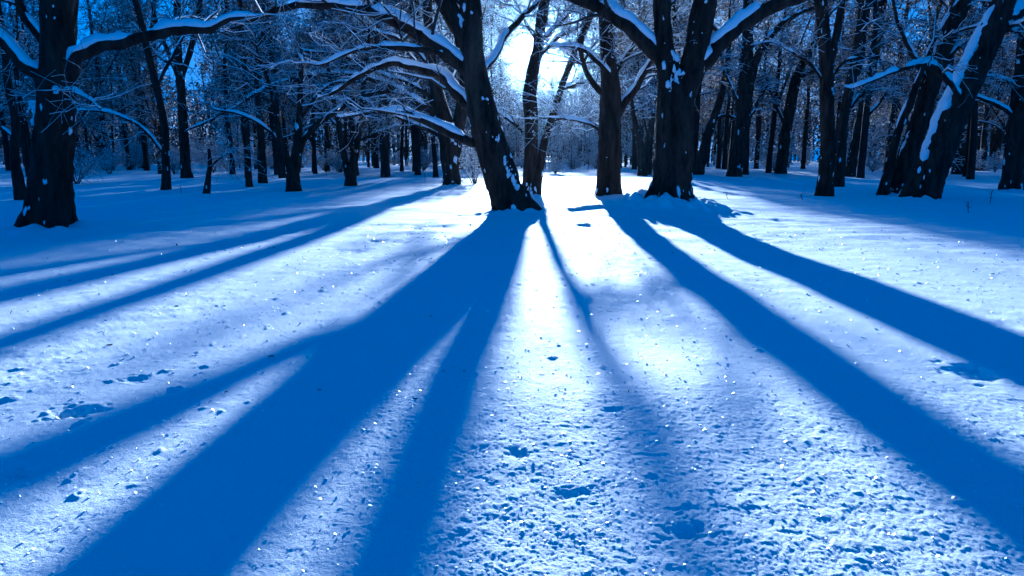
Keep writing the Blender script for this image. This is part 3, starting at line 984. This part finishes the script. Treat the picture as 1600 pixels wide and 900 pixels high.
# dry stalks poking out of the snow
for i, (px, py, h, lab) in enumerate([
        (285, 302, .22, 'tiny dry stalk in the snow beside the slim wavy tree'),
        (1138, 310, .14, 'dry sprig in the snow right of the big forked tree'),
        (1256, 312, .16, 'dry sprig in the snow left of the dark upright tree'),
        (1547, 318, .28, 'thin dry stalk right of the broad leaning trunk base'),
        (1515, 332, .2, 'thin dry stalk in the snow near the lower right leaning tree'),
        (275, 384, .05, 'little dark twig lying on snow right of the left-edge tree'),
        (512, 277, .7, 'bare dark switch standing before the V-shaped tree'),
        (663, 285, .5, 'bare dark switch standing left of the stout arching tree')]):
    Y_ = foot(px, py); p = at(px, py, Y_); p[2] = gz(p[0], p[1])
    r = np.random.default_rng(300 + i)
    t = np.linspace(0, 1, 6)
    P = np.stack([np.cumsum(r.normal(size=6) * .06 * h), np.cumsum(r.normal(size=6) * .06 * h), t * h - .03], 1)[None]
    P2, R2 = spawn(P, np.full((1, 6), .006), 6, .3, 1, .3 * h, .6 * h, 4, .2, .8, .1, .5, .003, r)
    bg_ = Bag(); tubes(bg_, P, np.full((1, 6), .006 + .004 * (Y_ > 20)), 5); tubes(bg_, P2, R2, 4)
    mk_obj('dry_stalk', bg_.mesh('dry_stalk', M_TWIG), None, lab, 'stalk', loc=p)

# ------------------------------------------------------------------ snow ground (built last: it knows every heap)
rt = random.Random(9)
TRACK = [(px + rt.uniform(-22, 22), py + rt.uniform(-7, 7), rt.uniform(.05, .13), rt.uniform(.07, .2), rt.uniform(.006, .02))
         for px, py in [(640, 368), (665, 360), (690, 352), (712, 346), (735, 338), (752, 330), (700, 372), (855, 348), (880, 342), (905, 336),
                        (930, 348), (955, 340), (760, 306), (745, 315), (900, 300), (915, 310), (880, 318), (1110, 352), (1150, 366), (1180, 372),
                        (1215, 350), (1250, 345), (600, 380), (560, 392), (480, 360), (430, 350), (380, 372)] for _ in range(2)]
for (px, py, rx, ry, dep) in [(115, 643, .05, .04, .03), (1530, 582, .08, .07, .04), (890, 772, .035, .025, .012), (25, 737, .045, .035, .018),
                              (1285, 422, .12, .09, .02), (212, 592, .03, .03, .015), (810, 710, .03, .03, .012),
                              (1075, 832, .035, .03, .014), (960, 640, .03, .02, .01),
                              ] + TRACK:
    Y_ = foot(px, py); p = at(px, py, Y_)
    DENTS.append((p[0], p[1], rx, ry, dep))
A_ = math.radians
ang = np.concatenate([np.linspace(A_(-180), A_(-52), 60, endpoint=False), np.linspace(A_(-52), A_(-43), 40, endpoint=False),
                      np.linspace(A_(-43), A_(43), 720, endpoint=False),
                      np.linspace(A_(43), A_(52), 40, endpoint=False), np.linspace(A_(52), A_(180), 60, endpoint=False)])
rad = [0.25]
while rad[-1] < 200:
    q = rad[-1]
    rad.append(q * (1.0026 if q < 3.2 else (1.0055 if q < 7 else (1.008 if q < 16 else (1.03 if q < 60 else 1.08)))) if q >= 1.0 else q + 0.05)
rad = np.array(rad); rad[-1] = 200.0
RR_, AA_ = np.meshgrid(rad, ang, indexing='ij')
X, Yg = RR_ * np.sin(AA_), RR_ * np.cos(AA_)
Z = ground_full(X, Yg)
# crust: lumps and pits a few centimetres across, stronger in some patches than in others
kn = int(np.searchsorted(rad, 14.0)); k2 = int(np.searchsorted(rad, 7.0)); k3 = int(np.searchsorted(rad, 4.0))
x_, y_, r_ = X[:kn], Yg[:kn], RR_[:kn]
patch = 0.55 + 0.7 * sstep(-0.3, 0.4, n2d(x_ * 1.1 + 5, y_ * 0.8, 6.0))
w0, w1 = 1 - sstep(9, 14, r_), 1 - sstep(5, 11, r_)
wx = x_ + 0.012 * n2d(x_ * 30, y_ * 30, 21.0); wy = y_ + 0.012 * n2d(x_ * 30, y_ * 30, 22.0)
micro = 0.0030 * n2d(x_ * 9, y_ * 7.5, 5.0) * w0 + 0.0021 * np.abs(n2d(wx * 17, wy * 16, 1.0)) * w1
w2 = 1 - sstep(3.5, 7, r_[:k2])
micro[:k2] += 0.0023 * np.abs(n2d(wx[:k2] * 38, wy[:k2] * 36, 2.0)) * w2
w3 = 1 - sstep(2.2, 4.2, r_[:k3])
micro[:k3] += (0.0019 * np.abs(n2d(wx[:k3] * 85, wy[:k3] * 82, 3.0)) + 0.0008 * n2d(x_[:k3] * 180, y_[:k3] * 170, 4.0)) * w3
micro *= patch
cr = n2d(x_ * 16 + 40, y_ * 15, 9.0)        # scattered crumbs
micro += 0.006 * sstep(0.5, 0.85, cr) * w1 * sstep(0.0, 0.2, n2d(x_ * 0.9, y_ * 0.9, 12.0)) * (1 + n2d(x_ * 60, y_ * 60, 13.0))
Z[:kn] += micro * (r_ > 0.6)
for dx, dy, rx, ry, dep in DENTS:
    kk = np.abs(rad - math.hypot(dx, dy)) < 3 * max(rx, ry)
    xx, yy = X[kk], Yg[kk]
    sc_ = 0.5 / max(rx, ry)
    e = ((xx - dx) / rx) ** 2 + ((yy - dy) / ry) ** 2
    wob = 1 + 0.9 * n2d(xx * 2.2 * sc_, yy * 2.2 * sc_, dx) + 0.5 * n2d(xx * 5 * sc_, yy * 5 * sc_, dy)
    Z[kk] -= dep * np.exp(-e * np.clip(wob, .3, 3)) * np.clip(1 + 0.5 * n2d(xx * 7 * sc_, yy * 7 * sc_, 2 * dx), 0.3, 2)
nr, na = RR_.shape
idx = np.arange(nr * na).reshape(nr, na)
a, b2 = idx[:-1], idx[1:]
q = np.stack([a, b2, np.roll(b2, -1, 1), np.roll(a, -1, 1)], -1).reshape(-1, 4)
V = np.stack([X, Yg, Z], -1).reshape(-1, 3)
V = np.vstack([V, [0, 0, Z[0].mean()]])
tri = np.stack([idx[0], np.roll(idx[0], -1), np.full(na, len(V) - 1)], -1)[:, [0, 1, 2]]
g_me = mk_mesh('snow_ground', V, [q[:, ::-1], tri], M_GROUND)
mk_obj('snow_ground', g_me, kind='structure')

# bits of bark and twig blown onto the crust
r = np.random.default_rng(78)
lt = Bag()
for _ in range(55):
    q = 2.2 * (16 / 2.2) ** r.uniform(); t_ = A_(1) * r.uniform(-40, 40)
    i0 = min(int(np.searchsorted(rad, q)), nr - 1); i1 = min(int(np.searchsorted(ang, t_)), na - 1)
    c = np.array([X[i0, i1], Yg[i0, i1], Z[i0, i1] + .003])
    L = r.uniform(.008, .022) * (1 + q * .06); d = r.normal(size=3) * np.array([1, 1, .25]); d /= np.linalg.norm(d)
    pts = c + np.linspace(-.5, .5, 4)[:, None] * d * L + np.cumsum(r.normal(size=(4, 3)) * L * .08, 0)
    tubes(lt, pts[None], np.full((1, 4), r.uniform(.0008, .0022) * (1 + q * .05)), 4)
mk_obj('twig_litter', lt.mesh('twig_litter', M_TWIG), label='small dark bits of twig and bark strewn over the snow', cat='litter', kind='stuff')

# ice crystals that catch the sun on the crust
r = np.random.default_rng(77)
ncr = 7000
rr = 0.9 * (9 / 0.9) ** r.uniform(0, 1, ncr); aa = A_(1) * r.uniform(-45, 45, ncr)
cx, cy = rr * np.sin(aa), rr * np.cos(aa)
ir = np.clip(np.searchsorted(rad, rr), 1, nr - 1); ia = np.clip(np.searchsorted(ang, aa), 0, na - 1)
pos = np.stack([X[ir, ia], Yg[ir, ia], Z[ir, ia] + 0.001], 1)
vw = np.array([0, 0, CAM_H]) - pos; vw /= np.linalg.norm(vw, axis=1, keepdims=True)
hv = vw + np.array(sun_dir)[None]; hv /= np.linalg.norm(hv, axis=1, keepdims=True)
nrm = np.array([[0, 0.0, 1.0]]) * 0.5 + hv * 0.5 + r.normal(size=(ncr, 3)) * 0.24
nrm /= np.linalg.norm(nrm, axis=1, keepdims=True)
ta = np.cross(nrm, r.normal(size=(ncr, 3))); ta /= np.linalg.norm(ta, axis=1, keepdims=True)
tb_ = np.cross(nrm, ta)
sz = (np.clip(r.lognormal(-6.15, .45, ncr), .0008, .0042) * (0.7 + 0.3 * rr))[:, None]
hexa = []
for kx in range(6):
    hexa.append(pos + nrm * sz * 0.1 + (ta * math.cos(kx * math.pi / 3) + tb_ * math.sin(kx * math.pi / 3)) * sz)
hexa.append(pos - nrm * sz * 0.8)
Vc = np.stack(hexa, 1).reshape(-1, 3)
bi = np.arange(ncr)[:, None] * 7
hexf = bi + np.arange(6)[None]
trif = np.concatenate([np.concatenate([bi + kx, bi + 6, bi + (kx + 1) % 6], 1) for kx in range(6)])
ice = mk_obj('ice_crystals', mk_mesh('ice_crystals', Vc, [hexf, trif], M_ICE, smooth=False),
             label='tiny glittering ice crystals scattered over the snow crust', cat='ice crystals', kind='stuff')

# ------------------------------------------------------------------ air
hb = bmesh.new(); bmesh.ops.create_cube(hb, size=1.0)
for v in hb.verts:
    v.co.x *= 420; v.co.y *= 420; v.co.z = -1.5 if v.co.z < 0 else 26.0
hm = bpy.data.meshes.new('haze'); hb.to_mesh(hm); hb.free()
mh = bpy.data.materials.new('cold_air'); mh.use_nodes = True
hn, hl = mh.node_tree.nodes, mh.node_tree.links
hn.remove(hn['Principled BSDF'])
pv = hn.new('ShaderNodeVolumePrincipled')
pv.inputs['Color'].default_value = (0.45, 0.7, 1.0, 1)
pv.inputs['Density'].default_value = 0.000045
pv.inputs['Anisotropy'].default_value = 0.965
hl.new(pv.outputs[0], hn['Material Output'].inputs['Volume'])
hm.materials.append(mh)
mk_obj('haze', hm, label='thin cold winter air between the trees', kind='stuff')

# ------------------------------------------------------------------ the sun itself, seen between the trunks
sb_ = bmesh.new(); bmesh.ops.create_icosphere(sb_, subdivisions=4, radius=SUN_BALL[1])
sme = bpy.data.meshes.new('sun_ball'); sb_.to_mesh(sme); sb_.free()
ms = bpy.data.materials.new('sunlight'); ms.use_nodes = True
nn_ = ms.node_tree.nodes; nn_.remove(nn_['Principled BSDF'])
em = nn_.new('ShaderNodeEmission'); em.inputs['Color'].default_value = (1.0, 0.95, 0.86, 1); em.inputs['Strength'].default_value = 12.0
ms.node_tree.links.new(em.outputs[0], nn_['Material Output'].inputs['Surface'])
sme.materials.append(ms)
mk_obj('sun_ball', sme, kind='structure', loc=SUN_BALL[0])
